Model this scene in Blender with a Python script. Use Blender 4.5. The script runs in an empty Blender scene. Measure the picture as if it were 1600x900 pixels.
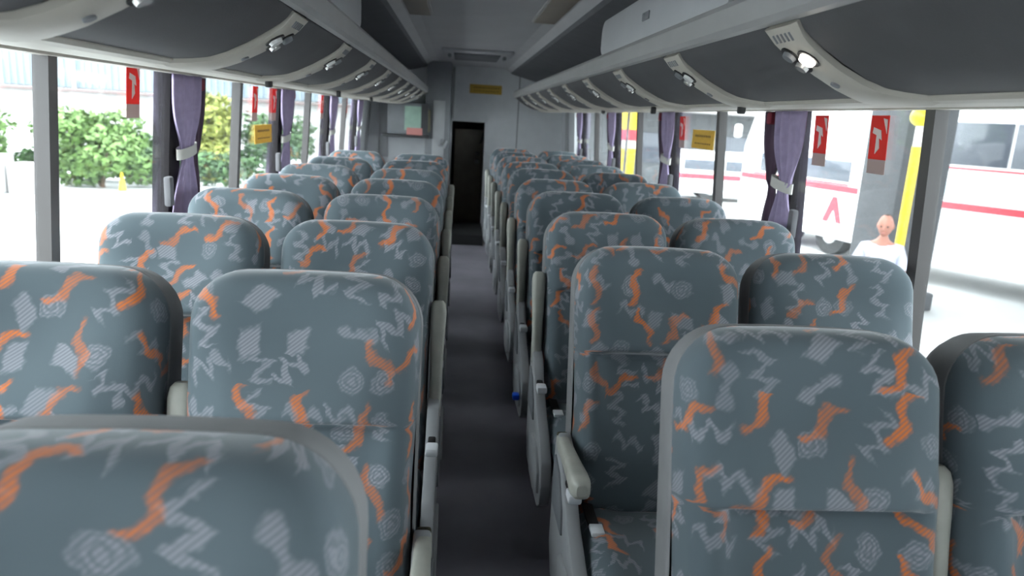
import bpy, bmesh, math, random
from mathutils import Vector, Matrix
R = math.radians
random.seed(7)
S = bpy.context.scene
COL = S.collection

# ------------------------------------------------------------------ camera
CAMX, CAMZ = -0.12, 1.47
def make_camera():
    yaw, pitch, roll = R(4.77), R(13.06), R(3.35)
    f = Vector((math.sin(yaw)*math.cos(pitch), math.cos(yaw)*math.cos(pitch), -math.sin(pitch)))
    r0 = Vector((math.cos(yaw), -math.sin(yaw), 0)); u0 = r0.cross(f)
    r = r0*math.cos(roll) + u0*math.sin(roll); u = -r0*math.sin(roll) + u0*math.cos(roll)
    cd = bpy.data.cameras.new('camera'); cd.sensor_width = 36; cd.lens = 36*1150/1600
    cd.dof.use_dof = True; cd.dof.focus_distance = 1.9; cd.dof.aperture_fstop = 4.0
    cd.clip_start = 0.02; cd.clip_end = 400
    c = bpy.data.objects.new('camera', cd); COL.objects.link(c)
    m = Matrix.Identity(4)
    for i in range(3):
        m[i][0], m[i][1], m[i][2] = r[i], u[i], -f[i]
    m[0][3], m[1][3], m[2][3] = CAMX, 0.0, CAMZ
    c.matrix_world = m
    S.camera = c
make_camera()

# ------------------------------------------------------------------ world, sun, exposure
w = bpy.data.worlds.new('overcast_sky'); S.world = w; w.use_nodes = True
bg = w.node_tree.nodes['Background']
bg.inputs['Color'].default_value = (0.90, 0.95, 1.0, 1); bg.inputs['Strength'].default_value = 9.0
sd = bpy.data.lights.new('sun', 'SUN'); sd.energy = 5.0; sd.angle = R(12); sd.color = (1, .97, .92)
so = bpy.data.objects.new('sun', sd); COL.objects.link(so); so.rotation_euler = (R(18), R(-14), 0)
S.view_settings.view_transform = 'Standard'; S.view_settings.look = 'None'
S.view_settings.gamma = 1.0; S.view_settings.use_curve_mapping = False
S.view_settings.exposure = 0.15
try:
    S.cycles.max_bounces = 12; S.cycles.diffuse_bounces = 6; S.cycles.transparent_max_bounces = 24
except Exception:
    pass

# ------------------------------------------------------------------ tags
def tag(o, label=None, cat=None, group=None, kind=None):
    if label: o['label'] = label
    if cat: o['category'] = cat
    if group: o['group'] = group
    if kind: o['kind'] = kind
    return o
def empty(name, loc=(0, 0, 0), rz=0.0, label=None, cat=None, group=None):
    o = bpy.data.objects.new(name, None); COL.objects.link(o)
    o.location = loc; o.rotation_euler = (0, 0, rz); o.empty_display_size = .1
    return tag(o, label, cat, group)
def copy_tree(o, parent=None):
    c = o.copy(); COL.objects.link(c)
    if parent: c.parent = parent
    for ch in list(o.children): copy_tree(ch, c)
    return c

# ------------------------------------------------------------------ materials
def new_mat(name):
    m = bpy.data.materials.new(name); m.use_nodes = True
    return m, m.node_tree, m.node_tree.nodes['Principled BSDF']
def mat(name, col, rough=.6, metal=0.0, noise=0.0, nscale=8.0, bump=0.0, bscale=200.0, spec=.5, emit=None, estr=0):
    m, t, p = new_mat(name)
    p.inputs['Base Color'].default_value = (*col, 1); p.inputs['Roughness'].default_value = rough
    p.inputs['Metallic'].default_value = metal; p.inputs['Specular IOR Level'].default_value = spec
    tc = t.nodes.new('ShaderNodeTexCoord')
    if noise:
        n = t.nodes.new('ShaderNodeTexNoise'); n.inputs['Scale'].default_value = nscale; n.inputs['Detail'].default_value = 5
        t.links.new(tc.outputs['Object'], n.inputs['Vector'])
        r = t.nodes.new('ShaderNodeMapRange'); r.inputs['To Min'].default_value = 1-noise; r.inputs['To Max'].default_value = 1+noise
        r.inputs['From Min'].default_value = .3; r.inputs['From Max'].default_value = .7
        t.links.new(n.outputs['Fac'], r.inputs['Value'])
        mx = t.nodes.new('ShaderNodeMix'); mx.data_type = 'RGBA'; mx.blend_type = 'MULTIPLY'; mx.inputs['Factor'].default_value = 1
        mx.inputs['A'].default_value = (*col, 1); t.links.new(r.outputs['Result'], mx.inputs['B'])
        t.links.new(mx.outputs['Result'], p.inputs['Base Color'])
    if bump:
        n2 = t.nodes.new('ShaderNodeTexNoise'); n2.inputs['Scale'].default_value = bscale; n2.inputs['Detail'].default_value = 3
        t.links.new(tc.outputs['Object'], n2.inputs['Vector'])
        b = t.nodes.new('ShaderNodeBump'); b.inputs['Strength'].default_value = bump; b.inputs['Distance'].default_value = .002
        t.links.new(n2.outputs['Fac'], b.inputs['Height']); t.links.new(b.outputs['Normal'], p.inputs['Normal'])
    if emit:
        p.inputs['Emission Color'].default_value = (*emit, 1); p.inputs['Emission Strength'].default_value = estr
    return m

def thin(name, col, back=.5, noise=0.0, nscale=20, rough=.6):
    m = mat(name, col, rough, noise=noise, nscale=nscale, spec=.3)
    t = m.node_tree; p = t.nodes['Principled BSDF']
    out = [n for n in t.nodes if n.type == 'OUTPUT_MATERIAL'][0]
    tl = t.nodes.new('ShaderNodeBsdfTranslucent'); tl.inputs['Color'].default_value = (*col, 1)
    if noise: t.links.new([n for n in t.nodes if n.type == 'MIX'][0].outputs['Result'], tl.inputs['Color'])
    mx = t.nodes.new('ShaderNodeMixShader'); mx.inputs[0].default_value = back
    t.links.new(p.outputs[0], mx.inputs[1]); t.links.new(tl.outputs[0], mx.inputs[2]); t.links.new(mx.outputs[0], out.inputs['Surface'])
    return m

class E:                                   # tiny expression wrapper over Math nodes
    def __init__(s, t, sock): s.t, s.s = t, sock
    def _b(s, op, o, rev=False):
        n = s.t.nodes.new('ShaderNodeMath'); n.operation = op
        a, b = (o, s) if rev else (s, o)
        for i, v in enumerate((a, b)):
            if isinstance(v, E): s.t.links.new(v.s, n.inputs[i])
            elif v is not None: n.inputs[i].default_value = v
        return E(s.t, n.outputs[0])
    def __add__(s, o): return s._b('ADD', o)
    __radd__ = __add__
    def __sub__(s, o): return s._b('SUBTRACT', o)
    def __rsub__(s, o): return s._b('SUBTRACT', o, True)
    def __mul__(s, o): return s._b('MULTIPLY', o)
    __rmul__ = __mul__
    def mn(s, o): return s._b('MINIMUM', o)
    def mx(s, o): return s._b('MAXIMUM', o)
    def gt(s, o): return s._b('GREATER_THAN', o)
    def lt(s, o): return s._b('LESS_THAN', o)
    def f(s, op): return s._b(op, None)
    def inside(s, edge, soft):             # 1 where value < edge, soft border
        n = s.t.nodes.new('ShaderNodeMapRange'); n.interpolation_type = 'SMOOTHSTEP'
        s.t.links.new(s.s, n.inputs['Value'])
        n.inputs['From Min'].default_value = edge-soft; n.inputs['From Max'].default_value = edge+soft
        n.inputs['To Min'].default_value = 1; n.inputs['To Max'].default_value = 0
        return E(s.t, n.outputs['Result'])

def fabric():
    m, t, p = new_mat('printed_moquette')
    N, L = t.nodes, t.links
    uv = N.new('ShaderNodeUVMap'); uv.uv_map = 'UVMap'
    oi = N.new('ShaderNodeObjectInfo')
    sc = N.new('ShaderNodeVectorMath'); sc.operation = 'SCALE'; sc.inputs[0].default_value = (7.3, 11.9, 0)
    L.new(oi.outputs['Random'], sc.inputs['Scale'])
    ad = N.new('ShaderNodeVectorMath'); ad.operation = 'ADD'
    L.new(uv.outputs['UV'], ad.inputs[0]); L.new(sc.outputs['Vector'], ad.inputs[1])
    nz = N.new('ShaderNodeTexNoise'); nz.noise_dimensions = '2D'; nz.inputs['Scale'].default_value = 34; nz.inputs['Detail'].default_value = 2
    L.new(ad.outputs['Vector'], nz.inputs['Vector'])
    sub = N.new('ShaderNodeVectorMath'); sub.operation = 'SUBTRACT'; sub.inputs[1].default_value = (.5, .5, .5)
    L.new(nz.outputs['Color'], sub.inputs[0])
    s2 = N.new('ShaderNodeVectorMath'); s2.operation = 'SCALE'; s2.inputs['Scale'].default_value = .026
    L.new(sub.outputs['Vector'], s2.inputs[0])
    P = N.new('ShaderNodeVectorMath'); P.operation = 'ADD'
    L.new(ad.outputs['Vector'], P.inputs[0]); L.new(s2.outputs['Vector'], P.inputs[1])
    def cell(scale, rnd, off):
        o = N.new('ShaderNodeVectorMath'); o.operation = 'ADD'; o.inputs[1].default_value = (off, off*1.7, 0)
        L.new(P.outputs['Vector'], o.inputs[0])
        v = N.new('ShaderNodeTexVoronoi'); v.voronoi_dimensions = '2D'; v.inputs['Scale'].default_value = scale; v.inputs['Randomness'].default_value = rnd
        L.new(o.outputs['Vector'], v.inputs['Vector'])
        d = N.new('ShaderNodeVectorMath'); d.operation = 'SUBTRACT'
        L.new(o.outputs['Vector'], d.inputs[0]); L.new(v.outputs['Position'], d.inputs[1])
        sp = N.new('ShaderNodeSeparateXYZ'); L.new(d.outputs['Vector'], sp.inputs[0])
        cs = N.new('ShaderNodeSeparateColor'); L.new(v.outputs['Color'], cs.inputs[0])
        return [E(t, sp.outputs[0]), E(t, sp.outputs[1])] + [E(t, cs.outputs[i]) for i in range(3)]
    def rot(x, y, a):
        c, s = a.f('COSINE'), a.f('SINE')
        return x*c + y*s, y*c - x*s
    su = N.new('ShaderNodeSeparateXYZ'); L.new(P.outputs['Vector'], su.inputs[0])
    U, V = E(t, su.outputs[0]), E(t, su.outputs[1])
    sh = N.new('ShaderNodeSeparateXYZ'); L.new(ad.outputs['Vector'], sh.inputs[0])
    HU, HV = E(t, sh.outputs[0]), E(t, sh.outputs[1])
    hatch = ((HU*.66 - HV*.75)*980.0).f('SINE')*.30 + .70
    # --- pale scribbled motifs
    x, y, ca, cb, cc = cell(11.5, .55, 0.0)
    x, y = rot(x, y, ca*6.28)
    ax, ay = x.f('ABSOLUTE'), y.f('ABSOLUTE')
    para = ((y + x*.35).f('ABSOLUTE')*1.3).mx(ax).inside(.025, .006)
    r2 = (x*x + y*y*1.7).f('SQRT')
    ring = r2.inside(.028, .006)*((r2*520.0).f('SINE')*.35 + .72).mn(1.0)
    dumb = (((ax - .025)*(ax - .025) + y*y).f('SQRT').inside(.0145, .005)).mx(ay.inside(.007, .004)*ax.inside(.024, .004))
    squig = (y - (x*150.0).f('SINE')*.013).f('ABSOLUTE').inside(.010, .006)*ax.inside(.044, .006)
    zig = (((x*26.0).f('FRACT') - .5).f('ABSOLUTE')*.075 - .018 - y).f('ABSOLUTE').inside(.0115, .006)*ax.inside(.040, .006)
    pale = None
    for i, k in enumerate((para, ring, dumb, squig, zig)):
        sel = cb.gt(i*.2)*cb.lt(i*.2 + .2)
        pale = k*sel if pale is None else pale + k*sel
    pale = pale*hatch*(cc*.35 + .65)*.85
    # --- orange strokes
    x, y, ca, cb, cc = cell(8.6, .6, .37)
    x, y = rot(x, y, ca*1.9 + .45)
    ax = x.f('ABSOLUTE')
    wdt = (.0100 - ax*.08)
    body = ((y - (x*75.0).f('SINE')*.009).f('ABSOLUTE') - wdt).inside(0.0, .005)*ax.inside(.053, .006)
    org = body*cb.gt(.25)*hatch*((U*31.0).f('SINE')*.2 + .8)
    def mix(fac, a, bcol):
        q = N.new('ShaderNodeMix'); q.data_type = 'RGBA'
        L.new(fac.s, q.inputs['Factor'])
        if isinstance(a, tuple): q.inputs['A'].default_value = a
        else: L.new(a, q.inputs['A'])
        q.inputs['B'].default_value = bcol
        return q.outputs['Result']
    big = N.new('ShaderNodeTexNoise'); big.inputs['Scale'].default_value = 3; L.new(ad.outputs['Vector'], big.inputs['Vector'])
    base = mix(E(t, big.outputs['Fac']), (.082, .108, .124, 1), (.115, .145, .160, 1))
    c1 = mix(pale, base, (.31, .31, .345, 1))
    c2 = mix(org, c1, (.66, .17, .03, 1))
    L.new(c2, p.inputs['Base Color'])
    p.inputs['Roughness'].default_value = .85; p.inputs['Specular IOR Level'].default_value = .25
    p.inputs['Sheen Weight'].default_value = .35; p.inputs['Sheen Roughness'].default_value = .4
    wv = N.new('ShaderNodeTexNoise'); wv.inputs['Scale'].default_value = 420; L.new(uv.outputs['UV'], wv.inputs['Vector'])
    b = N.new('ShaderNodeBump'); b.inputs['Strength'].default_value = .25; b.inputs['Distance'].default_value = .001
    L.new(wv.outputs['Fac'], b.inputs['Height']); L.new(b.outputs['Normal'], p.inputs['Normal'])
    return m

def glass():
    m, t, p = new_mat('window_glass'); t.nodes.remove(p)
    out = [n for n in t.nodes if n.type == 'OUTPUT_MATERIAL'][0]
    tr = t.nodes.new('ShaderNodeBsdfTransparent'); tr.inputs['Color'].default_value = (.93, .96, .96, 1)
    gl = t.nodes.new('ShaderNodeBsdfGlossy'); gl.inputs['Roughness'].default_value = .02
    df = t.nodes.new('ShaderNodeBsdfDiffuse'); df.inputs['Color'].default_value = (.8, .82, .85, 1)
    lw = t.nodes.new('ShaderNodeLayerWeight'); lw.inputs['Blend'].default_value = .5
    pw = t.nodes.new('ShaderNodeMath'); pw.operation = 'POWER'; pw.inputs[1].default_value = 5; t.links.new(lw.outputs['Facing'], pw.inputs[0])
    fr = t.nodes.new('ShaderNodeMath'); fr.operation = 'MULTIPLY_ADD'; fr.inputs[1].default_value = .6; fr.inputs[2].default_value = .03
    t.links.new(pw.outputs[0], fr.inputs[0])
    mx = t.nodes.new('ShaderNodeMixShader'); t.links.new(fr.outputs[0], mx.inputs[0])
    t.links.new(tr.outputs[0], mx.inputs[1]); t.links.new(gl.outputs[0], mx.inputs[2])
    m2 = t.nodes.new('ShaderNodeMixShader'); m2.inputs[0].default_value = .02       # dust film
    t.links.new(mx.outputs[0], m2.inputs[1]); t.links.new(df.outputs[0], m2.inputs[2])
    t.links.new(m2.outputs[0], out.inputs['Surface'])
    return m

M = dict(
    fabric=fabric(), glass=glass(),
    shell=mat('plain_grey_seat_cloth', (.20, .20, .205), .85, noise=.12, bump=.3, bscale=500),
    plastic=mat('pale_grey_plastic', (.36, .37, .38), .42, noise=.06),
    plastic_mid=mat('mid_grey_plastic', (.19, .20, .215), .5, noise=.08),
    arm=mat('beige_grey_armrest_foam', (.42, .42, .37), .48, noise=.10, nscale=20),
    black=mat('black_rubber', (.012, .012, .013), .55),
    dark=mat('dark_steel', (.03, .03, .034), .5, noise=.1),
    worn=mat('torn_dark_foam', (.075, .07, .04), .9, noise=.7, nscale=60, bump=.8, bscale=120),
    belt=mat('white_belt_tag', (.80, .82, .85), .4),
    floor=mat('purple_grey_vinyl', (.27, .255, .29), .34, noise=.22, nscale=2.5, bump=.15, bscale=60),
    wall=mat('pale_grey_wall_laminate', (.66, .68, .70), .55, noise=.04),
    walllow=mat('grey_wall_carpet', (.13, .13, .14), .9, noise=.15, bump=.4),
    post=mat('dark_pillar_cover', (.020, .018, .020), .8, noise=.08, spec=.12),
    mull=mat('anodised_mullion', (.075, .07, .07), .42, metal=.2),
    ceil=mat('grey_ceiling_laminate', (.44, .44, .455), .55, noise=.05, nscale=3),
    ceildark=mat('dark_ceiling_cove', (.11, .113, .125), .7, noise=.08),
    bindark=mat('charcoal_rack_lining', (.075, .075, .080), .75, noise=.08, bump=.3, bscale=350),
    bintrim=mat('warm_grey_rack_trim', (.47, .445, .395), .5, noise=.05),
    rail=mat('grey_rack_rail', (.36, .36, .36), .42, noise=.04),
    locker=mat('light_grey_locker', (.40, .41, .43), .5, noise=.03),
    tan=mat('tan_lamp_diffuser', (.30, .265, .22), .55, noise=.05),
    lamp=mat('lit_reading_lamp', (1, 1, 1), .3, emit=(1, .93, .82), estr=14),
    lens=mat('clear_lamp_lens', (.75, .75, .74), .12),
    chrome=mat('silver_nozzle', (.55, .55, .54), .25, metal=.6),
    curt=thin('lavender_curtain', (.36, .30, .45), .10, .10, 30, .8),
    lining=mat('aubergine_curtain_lining', (.055, .030, .055), .85, noise=.15),
    redhem=mat('dark_red_hem', (.17, .012, .03), .8),
    tie=mat('grey_tieback', (.50, .49, .46), .7),
    red=thin('sign_red', (.62, .045, .035), .35), white=thin('sign_white', (.8, .78, .75), .35),
    yellow=thin('sign_yellow', (.62, .42, .08), .25, .10, 60), caption=thin('sign_caption', (.42, .33, .31), .3), ink=mat('sign_ink', (.16, .09, .02), .6),
    concrete=mat('pale_concrete_yard', (.45, .45, .44), .9, noise=.10, nscale=.6, bump=.2, bscale=8),
    bwall=mat('white_render', (.40, .39, .385), .85, noise=.05, nscale=1),
    clad=mat('pale_blue_cladding', (.19, .235, .27), .5, noise=.10, nscale=.5), eave=mat('pink_grey_eave', (.15, .115, .11), .7),
    leaf=mat('green_foliage', (.10, .18, .045), .7, noise=.5, nscale=4), leafd=mat('dark_green_foliage', (.05, .105, .035), .75, noise=.5, nscale=4),
    leafy=mat('yellow_green_foliage', (.26, .29, .06), .7, noise=.4, nscale=4), trunk=mat('bark', (.10, .075, .05), .9, noise=.3),
    cwhite=mat('white_coach_paint', (.80, .80, .80), .25, noise=.02), cred=mat('red_stripe_paint', (.62, .05, .07), .3),
    cblue=mat('pale_blue_band', (.55, .70, .76), .3), cglass=mat('tinted_coach_glass', (.09, .10, .12), .12),
    tyre=mat('tyre_rubber', (.02, .02, .02), .8), hub=mat('wheel_hub', (.45, .45, .45), .35, metal=.6),
    pole=mat('yellow_pole_paint', (.78, .58, .02), .4, noise=.05), grey=mat('grey_station_wall', (.10, .105, .11), .8, noise=.12, nscale=1),
    column=mat('grey_concrete_column', (.07, .072, .077), .85, noise=.12, nscale=2),
    skin=mat('skin', (.36, .155, .11), .55), hair=mat('dark_brown_hair', (.05, .035, .028), .6),
    shirt=mat('white_shirt_cloth', (.42, .43, .52), .85, noise=.04), trouser=mat('dark_trousers', (.035, .04, .06), .9),
    blue=mat('bright_blue_plastic', (.01, .12, .85), .35), poster=mat('pale_green_poster', (.30, .44, .36), .4, noise=.15, nscale=9),
    pink=mat('pink_poster_footer', (.55, .22, .20), .5), doorbrown=mat('dark_brown_door', (.11, .095, .075), .45, noise=.15),
    unlit_black=mat('unlit_aisle_end_black', (.010, .010, .011), .8), olive=mat('olive_pad', (.26, .24, .15), .7))

# ------------------------------------------------------------------ mesh helpers
def mo(name, verts, faces, m, parent=None, loc=None, rot=None, smooth=False, uvs=None):
    me = bpy.data.meshes.new(name); me.from_pydata([tuple(v) for v in verts], [], faces)
    if uvs is not None:
        ul = me.uv_layers.new(name='UVMap')
        for lp in me.loops: ul.data[lp.index].uv = uvs[lp.vertex_index]
    me.materials.append(m)
    if smooth:
        for q in me.polygons: q.use_smooth = True
    me.update()
    o = bpy.data.objects.new(name, me); COL.objects.link(o)
    if parent: o.parent = parent
    if loc: o.location = loc
    if rot: o.rotation_euler = rot
    return o
def bmo(name, bm, m, parent=None, loc=None, rot=None, smooth=False):
    bmesh.ops.recalc_face_normals(bm, faces=bm.faces)
    me = bpy.data.meshes.new(name); bm.to_mesh(me); bm.free(); me.materials.append(m)
    if smooth:
        for q in me.polygons: q.use_smooth = True
        try: me.set_sharp_from_angle(angle=R(38))
        except Exception: pass
    o = bpy.data.objects.new(name, me); COL.objects.link(o)
    if parent: o.parent = parent
    if loc: o.location = loc
    if rot: o.rotation_euler = rot
    return o
def add_box(bm, c, s, bevel=0.0, seg=2, mtx=None):
    r = bmesh.ops.create_cube(bm, size=1.0); vs = r['verts']
    for v in vs: v.co = Vector((c[0]+v.co.x*s[0], c[1]+v.co.y*s[1], c[2]+v.co.z*s[2]))
    if bevel:
        es = list({e for v in vs for e in v.link_edges})
        rb = bmesh.ops.bevel(bm, geom=es, offset=bevel, segments=seg, affect='EDGES', profile=.5)
        vs = list({v for f in rb['faces'] for v in f.verts} | set(v for v in vs if v.is_valid))
    if mtx is not None:
        for v in vs: v.co = mtx @ v.co
    return vs
def box(name, c, s, m, parent=None, bevel=0.0, seg=2, rot=None, loc=None):
    bm = bmesh.new(); add_box(bm, c, s, bevel, seg)
    return bmo(name, bm, m, parent, loc, rot, smooth=bevel > 0)
def add_cyl(bm, a, b, r1, r2=None, n=16, caps=True):
    a, b = Vector(a), Vector(b); d = b-a
    q = Vector((0, 0, 1)).rotation_difference(d.normalized()).to_matrix().to_4x4()
    bmesh.ops.create_cone(bm, cap_ends=caps, segments=n, radius1=r1, radius2=r1 if r2 is None else r2, depth=d.length,
                          matrix=Matrix.Translation((a+b)/2) @ q)
def cyl(name, a, b, r1, m, parent=None, r2=None, n=16):
    bm = bmesh.new(); add_cyl(bm, a, b, r1, r2, n); return bmo(name, bm, m, parent, smooth=True)
def prism(name, pts, axis, t0, t1, m, parent=None, bevel=0.0):
    """polygon in the plane across `axis`, extruded from t0 to t1"""
    def P(p, t): return {'x': (t, p[0], p[1]), 'y': (p[0], t, p[1]), 'z': (p[0], p[1], t)}[axis]
    bm = bmesh.new()
    a = [bm.verts.new(P(p, t0)) for p in pts]; b = [bm.verts.new(P(p, t1)) for p in pts]
    n = len(pts); bm.faces.new(a); bm.faces.new(b[::-1])
    for i in range(n): bm.faces.new((a[i], b[i], b[(i+1) % n], a[(i+1) % n]))
    bmesh.ops.recalc_face_normals(bm, faces=bm.faces)
    if bevel:
        bmesh.ops.bevel(bm, geom=[e for e in bm.edges], offset=bevel, segments=2, affect='EDGES', profile=.5)
    return bmo(name, bm, m, parent, smooth=bevel > 0)
def struct(o, label=None):
    o['kind'] = 'structure'
    if label: o['label'] = label
    return o

# ------------------------------------------------------------------ the bus shell
Y0, Y1 = -2.6, 9.5
SILL, HEAD, CEIL = 0.80, 1.70, 2.05
HW = 1.22
def wx(z): return HW - max(0.0, z-SILL)*math.tan(R(3.6))
struct(box('floor', (0, (Y0+Y1)/2, -.04), (2.5, Y1-Y0, .08), M['floor']), 'dark purple-grey vinyl bus floor along the aisle')
for side, s in (('left', -1), ('right', 1)):
    e = empty('wall_'+side); e['kind'] = 'structure'
    box('lower_panel', (s*(HW+.035), (Y0+Y1)/2, SILL/2), (.06, Y1-Y0, SILL), M['walllow'], e)
    prism('sill', [(s*(HW+.06), SILL-.03), (s*(HW-.015), SILL-.03), (s*(HW-.02), SILL+.012), (s*(HW+.06), SILL+.02)], 'y', Y0, Y1, M['plastic_mid'], e)
    prism('header', [(s*wx(HEAD-.1), HEAD-.1), (s*(wx(HEAD-.1)+.06), HEAD-.1), (s*(wx(CEIL+.1)+.06), CEIL+.12), (s*wx(CEIL+.1), CEIL+.12)], 'y', Y0, Y1, M['ceildark'], e)
    prism('end_panel', [(s*wx(SILL), SILL), (s*(wx(SILL)+.05), SILL), (s*(wx(HEAD)+.05), HEAD), (s*wx(HEAD), HEAD)], 'y', 8.42, Y1, M['wall'], e)
    prism('cover_strip', [(s*(wx(SILL)-.02), SILL), (s*wx(SILL), SILL), (s*wx(HEAD), HEAD), (s*(wx(HEAD)-.02), HEAD)], 'y', 8.85, 9.02, M['plastic'], e)
    e2 = struct(box('baseboard_'+side, (s*(HW-.01), (Y0+Y1)/2, .05), (.03, Y1-Y0, .1), M['dark']))
def slab(name, y0, y1, z0, z1, th, m, s, inset=0.0, parent=None):
    return prism(name, [(s*(wx(z0)-inset), z0), (s*(wx(z0)-inset+th), z0), (s*(wx(z1)-inset+th), z1), (s*(wx(z1)-inset), z1)], 'y', y0, y1, m, parent)
nwin = ntrim = 0
for k, s in enumerate((-1, 1)):
    struct(box('trim_%d' % (31+k), (s*1.155, 3.5, 1.56), (.05, 10.0, .012), M['bintrim']), 'grey curtain track under the luggage rack')
THICK = [-.55, 1.15, 2.84, 4.54, 6.24, 7.94]
MULL = [-1.4, .30, 2.0, 3.69, 5.39, 7.09]
for side, s in (('left', -1), ('right', 1)):
    oT, oM = (.10, .045) if s < 0 else (.05, -.02)
    edges = [Y0]
    for k in range(6): edges += [MULL[k]+oM, THICK[k]+oT]
    edges += [8.42]
    for k in range(6):
        ntrim += 1
        t = struct(slab('trim_%d' % ntrim, THICK[k]+oT-.055, THICK[k]+oT+.055, SILL, HEAD, .06, M['post'], s, -.006))
        ntrim += 1
        struct(slab('trim_%d' % ntrim, MULL[k]+oM-.022, MULL[k]+oM+.022, SILL, HEAD, .04, M['mull'], s, .012))
    for a, b in zip(edges[:-1], edges[1:]):
        nwin += 1
        w_ = empty('window_%d' % nwin); w_['kind'] = 'structure'
        slab('pane', a, b, SILL, HEAD, .006, M['glass'], s, -.02, w_)
        slab('gasket', a, b, SILL, SILL+.022, .03, M['black'], s, 0.0, w_)
        slab('gasket', a, b, HEAD-.12, HEAD-.08, .03, M['black'], s, 0.0, w_)
    for k in range(2, 6):            # latch blocks on the pillars
        box('latch', (0, 0, 0), (.026, .042, .11), M['walllow'], None, .008,
            loc=(s*(wx(1.13)-.022), THICK[k]+oT-(.125 if s < 0 else .15), 1.13))
        o = COL.objects[-1]
        tag(o, 'small grey plastic latch block on the %s window pillar %s' % (side, ['nearest the camera', 'second from the camera', 'third from the camera', 'nearest the rear wall'][k-2]), 'latch', 'latch blocks on the window pillars')

# ceiling: centre panel with folded-down edges, dark coves over the racks, roof skin
e = empty('ceiling'); e['kind'] = 'structure'
CW = .50
prism('centre_panel', [(-CW, 2.00), (-CW+.05, 2.035), (-CW+.12, CEIL), (CW-.12, CEIL), (CW-.05, 2.035), (CW, 2.00), (CW, 2.08), (-CW, 2.08)], 'y', Y0, Y1, M['ceil'], e)
for s in (-1, 1):
    prism('cove', [(s*CW, 2.00), (s*(CW+.02), 1.985), (s*.86, 1.90), (s*1.13, 1.80), (s*1.15, 2.10), (s*CW, 2.10)], 'y', Y0, Y1, M['ceildark'], e)
struct(box('roof', (0, (Y0+Y1)/2+.3, 2.2), (2.6, Y1-Y0+1.2, .08), M['cwhite']))
# front end of the bus behind the camera: dash wall, added dark panel closing off front light, pillars
e = empty('wall_front'); e['kind'] = 'structure'
box('dash_wall', (0, Y0-.03, .5), (2.56, .06, 1.0), M['walllow'], e)
box('light_block_panel', (0, Y0-.03, 1.5), (2.3, .05, 1.0), M['walllow'], e)
for s in (-1, 1): box('pillar', (s*1.2, Y0-.03, 1.5), (.16, .06, 1.0), M['post'], e)
box('top_panel', (0, Y0-.03, 2.08), (2.56, .06, .17), M['ceildark'], e)
# rear wall with the black opening at the end of the aisle
e = empty('wall_rear'); e['kind'] = 'structure'
OPX0, OPX1, OPZ = -.21, .22, 1.38
box('right_panel', ((OPX1+HW)/2+.02, Y1+.03, 1.05), (HW-OPX1+.06, .06, 2.1), M['wall'], e)
box('header_panel', ((OPX0+OPX1)/2, Y1+.03, (OPZ+2.1)/2), (OPX1-OPX0, .06, 2.1-OPZ), M['wall'], e)
box('left_panel', ((OPX0-HW)/2-.02, Y1+.03, 1.05), (HW+OPX0+.06, .06, 2.1), M['wall'], e)
box('edge_strip', (OPX0+.012, Y1-.008, 1.72), (.03, .02, .62), M['plastic'], e, .004)
box('joint_strip', (.62, Y1-.004, 1.05), (.012, .012, 2.0), M['plastic_mid'], e)
box('recess_side', (OPX0-.02, Y1+.5, .9), (.04, .9, 1.8), M['unlit_black'], e); box('recess_side', (OPX1+.02, Y1+.5, .9), (.04, .9, 1.8), M['unlit_black'], e)  # recess faces coloured black to stand for the unlit interior
box('recess_back', (0, Y1+.95, .9), (.5, .04, 1.9), M['unlit_black'], e); box('recess_top', (0, Y1+.5, OPZ+.03), (.5, .9, .05), M['unlit_black'], e)
box('recess_floor', (0, Y1+.5, -.02), (.5, .95, .06), M['unlit_black'], e)
box('unlit_floor_block', (0, 8.9, .06), (.42, 1.0, .12), M['unlit_black'], e)  # black block stands in for the unlit floor at the aisle end
# left rear partition and pillar
e = empty('trim_30'); e['kind'] = 'structure'
box('partition_panel', (-.86, 9.03, 1.02), (.72, .06, 2.04), M['wall'], e)
box('partition_pillar', (-.36, 8.92, 1.02), (.29, .30, 2.04), M['plastic_mid'], e, .02)
box('pillar_face', (-.35, 8.763, .98), (.14, .012, 1.25), M['plastic'], e, .004)
box('partition_strip', (-1.0, 8.985, 1.3), (.10, .03, .75), M['plastic'], e, .004)
d = empty('door_1', (0, 0, 0)); d['kind'] = 'structure'
box('door_leaf', (.02, Y1+.30, .66), (.36, .04, 1.25), M['doorbrown'], d, .006)
prism('door_stay', [(.15, 1.10), (.19, 1.12), (.235, 1.30), (.215, 1.31)], 'y', Y1+.235, Y1+.26, M['black'], d)
for z in (.98, .88): cyl('door_knob', (.14, Y1+.20, z), (.14, Y1+.28, z), .032, M['black'], d)

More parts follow.
